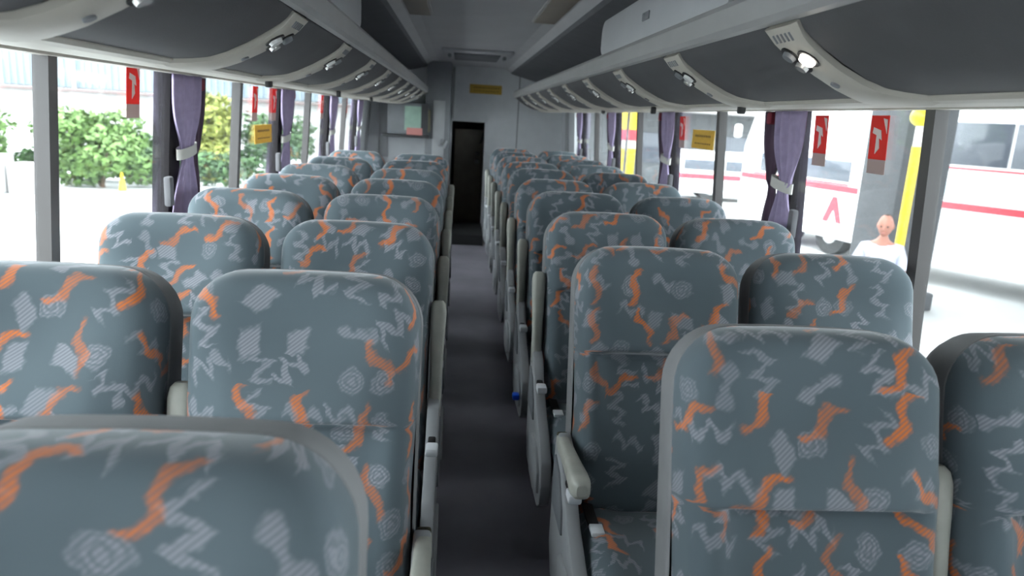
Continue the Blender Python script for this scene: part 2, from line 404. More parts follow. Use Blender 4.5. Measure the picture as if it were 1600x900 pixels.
# ------------------------------------------------------------------ luggage racks
# underside profile (distance from bus centre line, height)
PROF = [(.505, 1.685), (.53, 1.655), (.565, 1.632), (.61, 1.605), (.665, 1.578), (.70, 1.566), (.74, 1.558), (.79, 1.553)]
MODY = [.72+.775*k for k in range(-2, 11)]           # service strips
RY0, RY1 = Y0+.05, 8.45
def lerp_prof(n=18, off=0.0):
    import bisect
    out = []
    for i in range(n+1):
        x = PROF[0][0] + (PROF[-1][0]-PROF[0][0])*(i/n)**1.2
        for (x0, z0), (x1, z1) in zip(PROF[:-1], PROF[1:]):
            if x0 <= x <= x1+1e-9:
                z = z0+(z1-z0)*(x-x0)/(x1-x0); break
        out.append((x, z-off))
    return out
def sweep(name, prof, y0, y1, s, m, parent, thick=.012, smooth=True):
    """curved sheet with thickness along y"""
    vs, fs = [], []; n = len(prof)
    for y in (y0, y1):
        for x, z in prof: vs.append((s*x, y, z))
        for x, z in prof: vs.append((s*x, y, z+thick))
    for i in range(n-1):
        fs += [(i, i+1, 2*n+i+1, 2*n+i), (n+i, 3*n+i, 3*n+i+1, n+i+1), (i, n+i, n+i+1, i+1), (2*n+i, 2*n+i+1, 3*n+i+1, 3*n+i)]
    fs += [(0, 2*n, 3*n, n), (n-1, 2*n-1, 4*n-1, 3*n-1)]
    bm = bmesh.new(); bv = [bm.verts.new(v) for v in vs]
    for f in fs: bm.faces.new([bv[i] for i in f])
    return bmo(name, bm, m, parent, smooth=smooth)
def norm_at(prof, i):
    a, b = prof[max(0, i-1)], prof[min(len(prof)-1, i+1)]
    t = Vector((b[0]-a[0], b[1]-a[1])).normalized()
    return t, Vector((t.y, -t.x))                     # tangent, outward (down / aisle-wards)
for side, s in (('left', -1), ('right', 1)):
    rk = empty('luggage_rack', (0, 0, 0), 0, 'long curved charcoal luggage rack with grey rail above the %s-hand windows' % side, 'luggage rack')
    pr = lerp_prof()
    ys = [y for y in [q+(.40 if s < 0 else 0) for q in MODY] if RY0+.1 < y < RY1-.1]
    W2 = .075
    bounds = [RY0] + ys + [RY1]
    for a, b in zip(bounds[:-1], bounds[1:]):
        a2 = a+(W2-.004 if a != RY0 else 0); b2 = b-(W2-.004 if b != RY1 else 0)
        if b2-a2 > .05: sweep('rack_panel', pr, a2, b2, s, M['bindark'], rk)
    # rail: rounded bar along the aisle edge
    rp = [(.470, 1.690), (.482, 1.680), (.500, 1.678), (.512, 1.686), (.520, 1.715), (.520, 1.748), (.505, 1.757), (.485, 1.753), (.470, 1.735)]
    prism('rail', [(s*x, z) for x, z in rp], 'y', RY0, RY1, M['rail'], rk)
    prism('rack_floor', [(s*.50, 1.70), (s*.52, 1.745), (s*1.14, 1.745), (s*1.14, 1.70)], 'y', RY0, RY1, M['ceildark'], rk)
    # pale lower trim
    tp = [(.772, 1.562), (.768, 1.552), (.775, 1.545), (.80, 1.541), (.88, 1.541), (.96, 1.546), (1.06, 1.556), (1.15, 1.568), (1.15, 1.60), (.80, 1.575)]
    prism('lower_trim', [(s*x, z) for x, z in tp], 'y', RY0, RY1, M['bintrim'], rk)
    prism('end_cap', [(s*x, z) for x, z in [(.47, 1.69)] + PROF[1:] + [(1.14, 1.57), (1.14, 1.745), (.5, 1.757)]], 'y', RY1, RY1+.015, M['bintrim'], rk)
    for k, y in enumerate(ys):
        sp = lerp_prof(18, .010)
        # tapering strip: waisted in the middle, flaring into the trim
        n = len(sp); vs = []; fs = []
        for i, (x, z) in enumerate(sp):
            q = i/(n-1); hw = W2*(1.0 - .28*math.sin(math.pi*min(1, q*1.15)) + .55*max(0, q-.72)/.28)
            tg, nr = norm_at(sp, i)
            for j, (dy, o_) in enumerate(((-1, -.012), (-1, .0), (-.8, .006), (.8, .006), (1, 0), (1, -.012))):
                vs.append((s*(x+nr.x*o_), y+dy*hw, z+nr.y*o_))
        for i in range(n-1):
            for j in range(5): fs.append((i*6+j, i*6+j+1, (i+1)*6+j+1, (i+1)*6+j))
        bm = bmesh.new(); bv = [bm.verts.new(v) for v in vs]
        for f in fs: bm.faces.new([bv[q] for q in f])
        bm.faces.new(bv[:6]); bm.faces.new(bv[-6:])
        sv = bmo('lamp_strip', bm, M['bintrim'], rk, smooth=True)
        def put(i, dy, up):
            tg, nr = norm_at(sp, i); x, z = sp[i]
            return Vector((s*(x+nr.x*up), y+dy, z+nr.y*up))
        a, b = put(5, 0, .004), put(5, 0, .014)
        # recessed dark tray with two nozzles and a lamp
        for i, dy, nm_, rr, mm in ((4, .030, 'air_nozzle', .016, 'plastic_mid'), (6, .030, 'air_nozzle', .016, 'chrome'), (5, -.022, 'reading_lamp', .019, 'lens')):
            lit = (side == 'right' and abs(y-1.495) < .1 and nm_ == 'reading_lamp')
            cyl('socket', put(i, dy, .002), put(i, dy, .009), rr+.006, M['black'], sv, n=14)
            cyl(nm_, put(i, dy, .004), put(i, dy, .017), rr, M['lamp'] if lit else M[mm], sv, r2=rr*.8, n=14)
        bm = bmesh.new()
        for j in range(5):
            c0, c1 = put(1, -.036+.018*j, .006), put(2, -.036+.018*j, .006)
            add_cyl(bm, c0, c1, .003, n=6)
        bmo('speaker_grille', bm, M['plastic_mid'], sv)
        cyl('call_button', put(10, .012, .004), put(10, .012, .010), .010, M['plastic_mid'], sv, n=10)
    # small black catches on the trim edge
    for k, y in enumerate((2.62, 4.1, 5.6) if s < 0 else (2.32, 3.4, 4.6)):
        o = box('coat_hook', (0, 0, 0), (.022, .026, .032), M['black'], None, .005, loc=(s*.762, y, 1.536))
        tag(o, 'small black coat hook under the %s rack, %s from the camera' % (side, ('nearest', 'second', 'third')[k]), 'hook', 'coat hooks under the racks')
# closed lockers sitting on the rack rails
def locker(s, y0, y1, label):
    t = empty('overhead_locker', (s*.60, (y0+y1)/2, 1.757), 0, label, 'locker')
    h, d_ = .15, .20; L = y1-y0
    pts = []; r_ = .06                       # rounded ends in side view
    for cx, cz, a0 in ((L/2-r_, r_*.6, -90), (L/2-r_, h-r_, 0), (-L/2+r_, h-r_, 90), (-L/2+r_, r_*.6, 180)):
        for k in range(6):
            a = R(a0+18*k); rz = r_ if cz > h/2 else r_*.6
            pts.append((cx+math.cos(a)*r_, cz+math.sin(a)*rz))
    prism('locker_door', pts, 'x', -s*.095, -s*.07, M['locker'], t, .008)
    prism('locker_body', [(p[0]*.97, .012+p[1]*.9) for p in pts], 'x', -s*.07, s*.16, M['locker'], t)
    box('latch', (-s*.097, 0, h*.5), (.006, .09, .028), M['plastic_mid'], t, .003)
locker(1, 1.80, 3.45, 'pale grey closed locker with rounded ends on the right rack rail')
locker(-1, 1.35, 3.0, 'pale grey closed locker with rounded ends on the left rack rail')
# ceiling lamps and hatch
for s, nm in ((-1, 'left'), (1, 'right')):
    t = empty('ceiling_lamp', (s*.385, 3.6, CEIL), 0, 'flat tan ceiling lamp strip on the %s side of the ceiling panel' % nm, 'lamp')
    box('frame', (0, 0, -.002), (.17, 2.3, .012), M['rail'], t, .004); box('diffuser', (0, 0, -.009), (.145, 2.27, .008), M['tan'], t, .003)
t = empty('roof_hatch', (.03, 7.6, CEIL), 0, 'grey rounded roof hatch in the ceiling near the rear wall', 'hatch')
box('hatch_frame', (0, 0, -.012), (.66, 1.2, .03), M['ceil'], t, .012); box('hatch_panel', (0, 0, -.028), (.44, .8, .02), M['ceildark'], t, .008)
for s in (-1, 1): box('hatch_handle', (s*.26, -.25, -.045), (.035, .16, .03), M['plastic_mid'], t, .01)

# ------------------------------------------------------------------ seats
SW, BH, RECL = .45, .738, R(13)
def pad_mesh():
    """front cushion of a backrest: x across, z up from the seat, y<0 towards the sitter"""
    W2, H, Rc, T = SW/2, BH, .100, .092
    nu, us = 37, []
    for i in range(nu):
        a = -1+2*i/(nu-1); us.append(math.sin(a*math.pi/2)*.55+a*.45)
    zs = [0, .006, .014, .025] + [.04+.025*k for k in range(15)]
    zs = [z for z in zs if z < H-.30]
    zsm = H-.285
    zs += [zsm-.022, zsm-.014, zsm-.008, zsm-.003, zsm+.002, zsm+.007, zsm+.014, zsm+.025]
    zs += [zsm+.045+.025*k for k in range(6)]
    zs += [H-.085, H-.065, H-.05, H-.036, H-.024, H-.015, H-.008, H-.003, H]
    zs = sorted(z for z in zs)
    rows = []
    for z in zs:
        row = []
        hw = W2
        if z > H-Rc: hw = W2-(Rc-math.sqrt(max(0, Rc*Rc-(z-(H-Rc))**2)))
        if z < .05: hw = W2-.012*(1-z/.05)
        hw -= .008*math.exp(-((z-.30)/.14)**2)            # slight waist
        for u in us:
            x = u*hw
            # crown of the top edge
            zz = z + .009*(1-(x/W2)**2)*max(0, (z-.5)/(H-.5))
            dx = W2-abs(x); dz = H-z
            if dx < Rc and dz < Rc: e_ = Rc-math.hypot(Rc-dx, Rc-dz)
            else: e_ = min(dx, dz)
            e_ = min(e_, hw-abs(x)+.0) if z <= H-Rc else e_
            e_ = max(0.0, min(e_, z+.004))
            def rp(v, r): return math.sqrt(max(0, 1-(1-min(1, v/r))**2))
            th = T*(.30*rp(e_, .018)+.70*rp(e_, .10))
            # head cushion overhangs the lumbar part along a seam
            c = 1/(1+math.exp((abs(x)-.155)/.012))
            up = 1/(1+math.exp(-(z-zsm)/.0028))
            bulge = .036*up*math.exp(-max(0, z-zsm-.02)/.16)
            lum = -.030*(1-up)*math.exp(-((zsm-z)/.16)**2)
            groove = -.022*math.exp(-((z-zsm+.007)/.008)**2)
            bol = .028*(1/(1+math.exp(-(abs(x)-.165)/.014)))*(1-rp_edge(dx))*(1 if z < zsm+.05 else .8)
            head = -.036*math.exp(-(x/.14)**2-((z-(H-.115))/.075)**2)
            y = -(th + (bulge+lum+groove)*c*min(1, th/T*1.2) + bol*min(1, th/T) + head*min(1, th/T))
            row.append(Vector((x, y, zz)))
        rows.append(row)
    vs, uv, fs = [], [], []
    mid = nu//2; vv = [0.0]
    for j in range(1, len(rows)): vv.append(vv[-1]+(rows[j][mid]-rows[j-1][mid]).length)
    for j, row in enumerate(rows):
        acc = [0.0]*nu
        for i in range(mid+1, nu): acc[i] = acc[i-1]+(row[i]-row[i-1]).length
        for i in range(mid-1, -1, -1): acc[i] = acc[i+1]-(row[i]-row[i+1]).length
        for i in range(nu): vs.append(row[i]); uv.append((acc[i], vv[j]))
    nz = len(rows)
    for j in range(nz-1):
        for i in range(nu-1):
            a = j*nu+i; fs.append((a, a+1, a+nu+1, a+nu))
    # flank: carry the border straight back 35 mm
    border = [j*nu for j in range(nz)][::-1] + []
    left = [j*nu for j in range(nz)]; right = [j*nu+nu-1 for j in range(nz)]
    top = [(nz-1)*nu+i for i in range(nu)]
    loop = left + top[1:] + right[::-1][1:]
    base = len(vs); bx_ = .008
    cen = Vector((0, 0, H*.5))
    for q, idx in enumerate(loop):
        v = vs[idx]; vs.append(Vector((v.x, v.y+bx_, v.z)))
        u0, v0 = uv[idx]
        su = -1 if q < len(left) else 0
        if q >= len(left)+len(top)-1: su = 1
        uv.append((u0+su*bx_, v0+(bx_ if su == 0 else 0)))
    for q in range(len(loop)-1):
        fs.append((loop[q], loop[q+1], base+q+1, base+q))
    return vs, fs, uv
def rp_edge(dx): return math.exp(-(dx/.012)**2)
def shell_mesh():
    """plain cloth back shell"""
    W2, H, Rc = SW/2+.0015, BH+.0015, .101
    def outline(ins):
        p = []; r_ = max(.02, Rc-ins*.6); w_, h_ = W2-ins, H-ins
        p.append((-w_, .0))
        for k in range(6): p.append((-w_, (h_-r_)*(k+1)/6-.0))
        for k in range(1, 9): a = math.pi-k*math.pi/16; p.append((-w_+r_+r_*math.cos(a), h_-r_+r_*math.sin(a)))
        for k in range(1, 6): x = (-w_+r_)+(2*(w_-r_))*k/6; p.append((x, h_))
        for k in range(0, 9): a = math.pi/2-k*math.pi/16; p.append((w_-r_+r_*math.cos(a), h_-r_+r_*math.sin(a)))
        for k in range(6): p.append((w_, (h_-r_)*(1-(k+1)/6)))
        return [(x, z+.009*(1-(x/W2)**2)*max(0, (z-.5)/(H-.5))) for x, z in p]
    lay = [(.004, .003), (0, .008), (0, .075), (.008, .098), (.026, .113), (.07, .122)]
    bm = bmesh.new(); prev = None
    for ins, y in lay:
        cur = [bm.verts.new((x, y, z)) for x, z in outline(ins)]
        if prev:
            for i in range(len(cur)-1): bm.faces.new((prev[i], prev[i+1], cur[i+1], cur[i]))
            bm.faces.new((prev[-1], prev[0], cur[0], cur[-1]))
        prev = cur
    bm.faces.new(prev)
    return bm
def cushion_mesh():
    D, H, W2 = .46, .135, SW/2-.004
    nu, nv = 25, 30; vs, uv, fs = [], [], []
    # profile goes from back bottom... over the top to the front bottom
    prof = [(0.02, 0.0), (.02, .03), (.01, .08), (-.01, .115)]
    prof += [(-.04-.03*k, .125+.010*math.sin(k/11*math.pi)) for k in range(12)]
    prof += [(-.40, .128), (-.425, .118), (-.444, .10), (-.455, .075), (-.46, .045), (-.457, .015), (-.45, 0.0)]
    v = 0.0
    for j, (y, z) in enumerate(prof):
        if j: v += math.hypot(y-prof[j-1][0], z-prof[j-1][1])
        for i in range(nu):
            a = -1+2*i/(nu-1); u = math.sin(a*math.pi/2)*.5+a*.5
            x = u*W2; e_ = W2-abs(x)
            k = math.sqrt(max(0, 1-(1-min(1, e_/.04))**2))
            zz = z*(.55+.45*k) if z > .06 else z*(.85+.15*k)
            bol = .012*math.exp(-((abs(x)-.16)/.035)**2) if z > .1 else 0
            yy = y if y > -.3 else -.3+(y+.3)*(.8+.2*k)
            vs.append((x, yy, zz+bol)); uv.append((x+(.04 if x > 0 else -.04)*(1-k), v))
    n = len(prof)
    for j in range(n-1):
        for i in range(nu-1):
            a = j*nu+i; fs.append((a, a+nu, a+nu+1, a+1))
    L_ = [j*nu for j in range(n)]; Rr = [j*nu+nu-1 for j in range(n)]
    fs.append(tuple(L_)); fs.append(tuple(Rr[::-1]))
    return vs, fs, uv
PV, PF, PU = pad_mesh(); CV, CF, CU = cushion_mesh()
ME = {}
def shared(key, name, build):                          # build once, then share mesh data
    if key not in ME:
        o = build(); ME[key] = o.data; return o
    o = bpy.data.objects.new(name, ME[key]); COL.objects.link(o); return o
def armrest_bm():
    bm = bmesh.new(); secs = []
    spec = [(-.020, .012, .014), (-.012, .017, .021), (.02, .018, .024), (.10, .018, .025), (.19, .021, .026), (.25, .0245, .027),
            (.285, .0245, .027), (.305, .021, .023), (.314, .013, .014)]
    for z, a, b in spec:
        secs.append([bm.verts.new((a*math.copysign(abs(math.cos(t))**.6, math.cos(t)), b*math.copysign(abs(math.sin(t))**.6, math.sin(t)), z))
                     for t in [2*math.pi*k/16+.196 for k in range(16)]])
    for p, q in zip(secs[:-1], secs[1:]):
        for i in range(16): bm.faces.new((p[i], p[(i+1) % 16], q[(i+1) % 16], q[i]))
    bm.faces.new(secs[0]); bm.faces.new(secs[-1])
    return bm
def make_seat(kind, s):
    """kind 'aisle' or 'window'; s = +1 when the aisle lies at +x of the seat"""
    root = empty('coach_chair')
    def part(key, name, build, loc, rot=None, parent=root):
        o = shared(key, name, build); o.parent = parent; o.location = loc
        o.rotation_euler = rot or (0, 0, 0); return o
    bz = .415
    part('pad', 'backrest', lambda: mo('backrest', PV, PF, M['fabric'], smooth=True, uvs=PU), (0, 0, bz), (-RECL, 0, 0))
    part('shell', 'back_shell', lambda: bmo('back_shell', shell_mesh(), M['shell'], smooth=True), (0, 0, bz), (-RECL, 0, 0))
    part('cush', 'seat_cushion', lambda: mo('seat_cushion', CV, CF, M['fabric'], smooth=True, uvs=CU), (0, -.045, .345))
    part('frame', 'seat_frame', lambda: box('seat_frame', (0, -.24, .318), (.40, .40, .05), M['dark'], None, .01), (0, 0, 0))
    part('ped', 'pedestal', lambda: box('pedestal', (0, -.22, .15), (.07, .30, .30), M['dark'], None, .01), (0, 0, 0))
    if kind == 'aisle':
        X = s*.246
        prof = [(.06, .30), (.075, .50), (.07, .60), (.03, .645), (-.03, .63), (-.08, .575), (-.20, .50), (-.33, .45), (-.40, .40),
                (-.425, .33), (-.41, .26), (-.36, .225), (-.20, .215), (0, .23)]
        sp_ = part('side%d' % s, 'side_panel', lambda: prism('side_panel', prof, 'x', s*.226, s*.262, M['plastic'], None, .008), (0, 0, 0))
        part('inset%d' % s, 'inset_cover', lambda: prism('inset_cover', [(.03, .44), (.03, .58), (-.05, .565), (-.13, .50), (-.15, .44)], 'x', s*.258, s*.268, M['plastic_mid'], None, .003), (0, 0, 0), None, sp_)
        part('lower%d' % s, 'lower_cover', lambda: prism('lower_cover', [(-.16, .40), (-.30, .41), (-.385, .36), (-.39, .29), (-.30, .255), (-.16, .26)], 'x', s*.256, s*.272, M['plastic'], None, .006), (0, 0, 0), None, sp_)
        part('lever%d' % s, 'recline_lever', lambda: box('recline_lever', (s*.245, -.135, .565), (.022, .07, .018), M['black'], None, .005), (0, 0, 0))
        part('tip%d' % s, 'lever_tip', lambda: box('lever_tip', (s*.247, -.185, .572), (.034, .05, .024), M['belt'], None, .006), (0, 0, 0))
        part('strap%d' % s, 'belt_strap', lambda: box('belt_strap', (s*.19, -.10, .49), (.028, .16, .008), M['black'], None, .002), (0, 0, 0), (0, 0, 0))
        part('buck%d' % s, 'belt_tag', lambda: box('belt_tag', (s*.185, -.20, .488), (.034, .045, .012), M['belt'], None, .003), (0, 0, 0))
        for nm, xx in (('armrest', s*.247), ('middle_armrest', -s*.240)):
            a = part('arm', nm, lambda: bmo(nm, armrest_bm(), M['arm'], smooth=True), (xx, .030, .615), (-RECL, 0, 0))
            a.name = nm
            part('hinge', 'hinge', lambda: box('hinge', (0, 0, -.012), (.030, .042, .034), M['worn'], None, .006), (0, 0, 0), None, a)
        part('midpost%d' % s, 'armrest_post', lambda: box('armrest_post', (-s*.246, .03, .50), (.026, .06, .26), M['dark'], None, .006), (0, 0, 0))
    return root
proto = {('aisle', 1): make_seat('aisle', 1), ('aisle', -1): make_seat('aisle', -1), ('window', 1): make_seat('window', 1), ('window', -1): make_seat('window', -1)}
used = set()
ORD = ['first', 'second', 'third', 'fourth', 'fifth', 'sixth', 'seventh', 'eighth', 'ninth', 'tenth']
DY = BH*math.sin(RECL)-.03
def place(kind, s, x, ytop, label, group, armdown=False, recl=0.0):
    k = (kind, s)
    o = proto[k] if k not in used else copy_tree(proto[k])
    used.add(k)
    o.location = (x, ytop-DY, 0); tag(o, label, 'seat', group)
    for ch in o.children:
        b = ch.name.split('.')[0]
        if b in ('backrest', 'back_shell'): ch.rotation_euler.x = -(RECL+R(recl))
        if b == 'armrest': ch.rotation_euler.x = (R(86) if armdown else -(RECL+R(recl)))
        if b == 'middle_armrest': ch.rotation_euler.x = -(RECL+R(recl))
LEFTY = [.68, 1.46, 2.19, 2.90, 3.60, 4.32, 5.06, 5.9]
RIGHTY = [1.16, 1.95, 2.68, 3.41, 4.14, 4.87, 5.60, 6.33, 7.06, 7.8]
RECW = {('L', 2): 1.5, ('L', 5): 2, ('R', 4): 3, ('R', 0): 1}
for i, y in enumerate(LEFTY):
    pos = '%s row from the camera' % ORD[i] if i else 'cut off by the photo bottom'
    place('aisle', 1, -.405 if i else -.43, y, 'grey-blue printed coach seat beside the aisle, left side, %s' % pos, 'seats on the left of the aisle', armdown=i < 2, recl=RECW.get(('L', i), random.uniform(-1, 1)))
    if i: place('window', 1, -.902, y-.02, 'grey-blue printed coach seat beside the left windows, %s' % pos, 'seats on the left of the aisle', recl=random.uniform(-1, 1))
for i, y in enumerate(RIGHTY):
    pos = '%s row from the camera' % ORD[i] if i else 'in the nearest row'
    place('aisle', -1, .445 if i else .495, y, 'grey-blue printed coach seat beside the aisle, right side, %s' % pos, 'seats on the right of the aisle', armdown=i < 2, recl=RECW.get(('R', i), random.uniform(-1, 1)))
    place('window', -1, .940 if i else .986, y, 'grey-blue printed coach seat beside the right windows, %s' % pos, 'seats on the right of the aisle', recl=random.uniform(-1, 1))

# ------------------------------------------------------------------ curtains
def curtain(s, y, idx, side):
    t = empty('curtain', (s*1.20, y, 0), 0, 'lavender pleated curtain tied back at the %s window pillar %s' % (side, ['nearest the camera', 'second from the camera', 'third from the camera', 'nearest the rear wall'][idx]),
              'curtain', 'tied curtains along the windows')
    def sheet(name, m, w0, off, yc, nw, amp, z0=.72, z1=1.553, ph=0.0):
        nz, ny = 34, 64; vs = []; fs = []
        for j in range(nz):
            z = z0+(z1-z0)*j/(nz-1)
            d_ = (z-1.27)
            g = 1-.56*math.exp(-(d_/(.10 if d_ > 0 else .13))**2) - (.10 if d_ > 0 else .16)*math.exp(-(d_/.3)**2)
            xl = -s*math.tan(R(3.6))*(z-.9)
            for i in range(ny):
                u = -1+2*i/(ny-1)
                yy = yc*(1 if d_ > 0 else .8)+u*w0/2*g + .006*math.sin(9*z+u*3)
                xx = off*s + amp*(.55+.45*g)*(math.sin(u*math.pi*nw+ph)+.35*math.sin(u*math.pi*nw*2.3+1+z*1.5))
                vs.append((xx+xl, yy, z))
        for j in range(nz-1):
            for i in range(ny-1):
                a = j*ny+i; fs.append((a, a+1, a+ny+1, a+ny))
        o = mo(name, vs, fs, m, t, smooth=True)
        md = o.modifiers.new('thickness', 'SOLIDIFY'); md.thickness = .003
        return o
    if s < 0:
        sheet('drape', M['curt'], .30, -.008, -.03, 3.0, .010); sheet('lining', M['lining'], .17, .008, .13, 2, .008, ph=1.1)
    else:
        sheet('drape', M['curt'], .28, -.008, -.08, 3.0, .010, ph=.6); sheet('lining', M['lining'], .24, .008, .11, 2.5, .008, ph=1.1)
    xl = -s*math.tan(R(3.6))*.37
    bm = bmesh.new()                              # tieback band: flat oval ring
    n = 20; A, B = .095, .022; rings = []
    for dz in (-.02, .02):
        rings.append([bm.verts.new((-.004*s+xl+B*math.cos(2*math.pi*k/n), (-.02 if s < 0 else -.03)+A*math.sin(2*math.pi*k/n), 1.27+dz+.012*math.sin(2*math.pi*k/n))) for k in range(n)])
    for k in range(n): bm.faces.new((rings[0][k], rings[0][(k+1) % n], rings[1][(k+1) % n], rings[1][k]))
    bmo('tieback', bm, M['tie'], t, smooth=True)
    box('hem_tab', (xl*1.7, .12, 1.525), (.03, .05, .05), M['redhem'], t, .01)
for side, s in (('left', -1), ('right', 1)):
    for k, y in enumerate((3.02, 4.72, 6.42, 8.10) if s < 0 else (2.90, 4.60, 6.30, 7.98)): curtain(s, y, k, side)

# ------------------------------------------------------------------ stickers and signs
def hammer_sign(s, y, z, label):
    nx = s*(wx(z)+.012)
    t = empty('warning_sticker', (nx, y, z), 0, label, 'sticker', 'red stickers on the window panes')
    t.rotation_euler = (0, -s*R(3.6), 0)
    q = lambda name, pts, off, m: prism(name, pts, 'x', -s*(off), -s*(off+.0015), m, t)
    q('sticker_face', [(-.05, -.005), (.05, -.005), (.05, .13), (-.05, .13)], 0, M['red'])
    q('caption_strip', [(-.05, -.05), (.05, -.05), (.05, -.005), (-.05, -.005)], 0, M['caption'])
    q('pictogram', [(-.042*s, .118), (-.020*s, .122), (-.044*s, .075)], .0016, M['white'])
    q('pictogram', [(-.012*s, .085), (.030*s, .094), (.034*s, .076), (.010*s, .070), (.012*s, .012), (-.010*s, .030), (-.004*s, .062), (-.020*s, .055)], .0016, M['white'])
for a in ((-1, 2.58, 1.445, 'red emergency sticker with white pictogram on the left pane nearest the camera'),
          (-1, 4.07, 1.42, 'red emergency sticker on the second left window, beside its mullion'),
          (-1, 4.48, 1.42, 'red emergency sticker on the second left window, beside its pillar'),
          (1, 2.64, 1.41, 'red emergency sticker on the right window beside the nearest curtain'),
          (1, 2.26, 1.41, 'red emergency sticker on the right window beside the yellow pole'),
          (-1, 6.02, 1.42, 'red emergency sticker just before the third left pillar'),
          (-1, 7.3, 1.42, 'red emergency sticker on the left pane between the two farthest curtains'),
          (1, 4.34, 1.40, 'red emergency sticker on the right window beside the second curtain')): hammer_sign(*a)
def yellow_sign(loc, rz, label, w=.38, h=.10, tilt=0):
    t = empty('notice', loc, rz, label, 'notice', 'yellow notices'); t.rotation_euler = (0, tilt, rz)
    prism('notice_board', [(-w/2, -h/2), (w/2, -h/2), (w/2, h/2), (-w/2, h/2)], 'y', 0, .003, M['yellow'], t)
    rr = random.Random(3)
    bm = bmesh.new()
    for zz, hh in ((.018, .022), (-.022, .014)):
        x = -w/2+.05
        while x < w/2-.05:
            ww = rr.uniform(.014, .03); add_box(bm, (x+ww/2, -.0008, zz), (ww*.8, .001, hh*.5)); x += ww+.006
    bmo('faded_lettering', bm, M['ink'], t)['kind'] = 'stuff'
yellow_sign((-wx(1.3)-.010, 4.27, 1.30), R(90), 'yellow notice stuck on the second left window', .36)
yellow_sign((wx(1.41)+.010, 3.96, 1.41), R(-90), 'yellow notice stuck on the second right window', .36)
yellow_sign((.20, Y1-.004, 1.785), 0, 'faded yellow notice high on the rear wall above the dark opening', .40, .11)
# wall box with a poster at the rear left
t = empty('wall_cabinet', (-.70, 9.0, 0), 0, 'grey wall box with pale green poster on the rear left partition', 'cabinet')
box('cabinet_body', (0, -.17, 1.385), (.46, .33, .36), M['plastic_mid'], t, .015); box('dark_side', (.19, -.342, 1.385), (.075, .012, .34), M['dark'], t)
box('ledge', (-.02, -.20, 1.19), (.54, .40, .03), M['dark'], t, .008)
pst = empty('poster', (-.60, 8.66, 1.30), 0, 'small pale green poster with pink footer on the rear wall box', 'poster')
box('sheet', (-.02, -.004, .09), (.23, .004, .27), M['poster'], pst); box('footer', (-.02, -.007, -.055), (.18, .004, .08), M['pink'], pst)
o = box('olive_cushion', (0, 0, 0), (.05, .04, .26), M['olive'], None, .018, loc=(-.47, 8.73, 1.37)); tag(o, 'narrow olive pad on the left edge of the rear pillar', 'pad')
for k in range(2):
    o = cyl('clip', (-.33+.05*k, 8.70, 1.10-.02*k), (-.30+.05*k, 8.755, 1.17-.02*k), .016, M['plastic'], None)
    tag(o, 'small pale clip on the rear pillar, %s of the two' % ('left one', 'right one')[k], 'clip', 'clips on the rear pillar')
o = box('blue_cap', (0, 0, 0), (.028, .04, .025), M['blue'], None, .006, loc=(.160, 2.86, .345)); tag(o, 'bright blue plastic cap on the fourth right aisle seat', 'cap')

# ------------------------------------------------------------------ outside
GZ = -1.10
o = box('yard_ground', (0, 20, GZ-.1), (220, 200, .2), M['concrete']); o['kind'] = 'structure'; o['label'] = 'pale sunlit concrete bus yard'
def building():
    t = empty('warehouse', (-24, 37, GZ), 0, 'white warehouse with pale blue corrugated cladding beyond the bushes', 'building')
    box('white_wall', (0, 0, 1.3), (52, 1.0, 2.6), M['bwall'], t)
    box('eave_strip', (0, -.7, 2.62), (52, .5, .14), M['eave'], t, .03)
    pts = []; n = 173
    vs, fs = [], []
    for i in range(n+1):
        x = -26+52*i/n
        for (dx, dy) in ((0, 0), (.10, 0), (.14, -.06), (.26, -.06)):
            for z in (2.75, 9.0): vs.append((x+dx, dy, z))
    m_ = len(vs)//2
    for i in range(m_-1): fs.append((2*i, 2*i+2, 2*i+3, 2*i+1))
    mo('cladding', vs, fs, M['clad'], t)
    box('upper_wall', (0, .6, 5.9), (52, .8, 6.4), M['bwall'], t)
    for x in (-18, -6, 6, 18): box('downpipe', (x, -.15, 5.0), (.14, .14, 5.6), M['bwall'], t)
building()
def bush(name, loc, rx, ry, h, m, label, cat, n=2600, seed=1, stem=.15):
    rr = random.Random(seed)
    t = empty(name, loc, 0, label, cat, 'bushes along the yard edge' if cat == 'bush' else 'trees beyond the yard')
    vs, fs = [], []
    blobs = [(rr.uniform(-.55, .55)*rx, rr.uniform(-.5, .5)*ry, h*rr.uniform(.14, .76), rr.uniform(.32, .55)) for _ in range(12)]
    for _ in range(n):
        bx_, by_, bz_, br = rr.choice(blobs)
        d_ = Vector((rr.gauss(0, 1), rr.gauss(0, 1), rr.gauss(0, 1))).normalized()
        q = rr.uniform(.75, 1.05)
        p = Vector((bx_+d_.x*br*rx*q, by_+d_.y*br*ry*q, bz_+d_.z*br*h*.5*q))
        if p.z < stem*.3: p.z = stem*.3+rr.random()*.2
        a = Vector((rr.gauss(0, 1), rr.gauss(0, 1), rr.gauss(0, .6))).normalized(); b = a.cross(d_).normalized()
        sz = rr.uniform(.07, .14)*max(1, h/2.5)
        i = len(vs); vs += [p-a*sz, p+b*sz*.5, p+a*sz, p-b*sz*.5]; fs.append((i, i+1, i+2, i+3))
    o = mo('foliage', vs, fs, m, t); o['kind'] = 'stuff'
    bm = bmesh.new()
    for bx_, by_, bz_, br in blobs[:6]: add_cyl(bm, (0, 0, 0), (bx_*.8, by_*.8, bz_), .06, .025, 7)
    bmo('stems', bm, M['trunk'], t)
bush('bush', (-10.0, 21.5, GZ), 1.7, 1.2, 2.35, M['leaf'], 'large round green bush seen through the nearest left window', 'bush', 4200, 1)
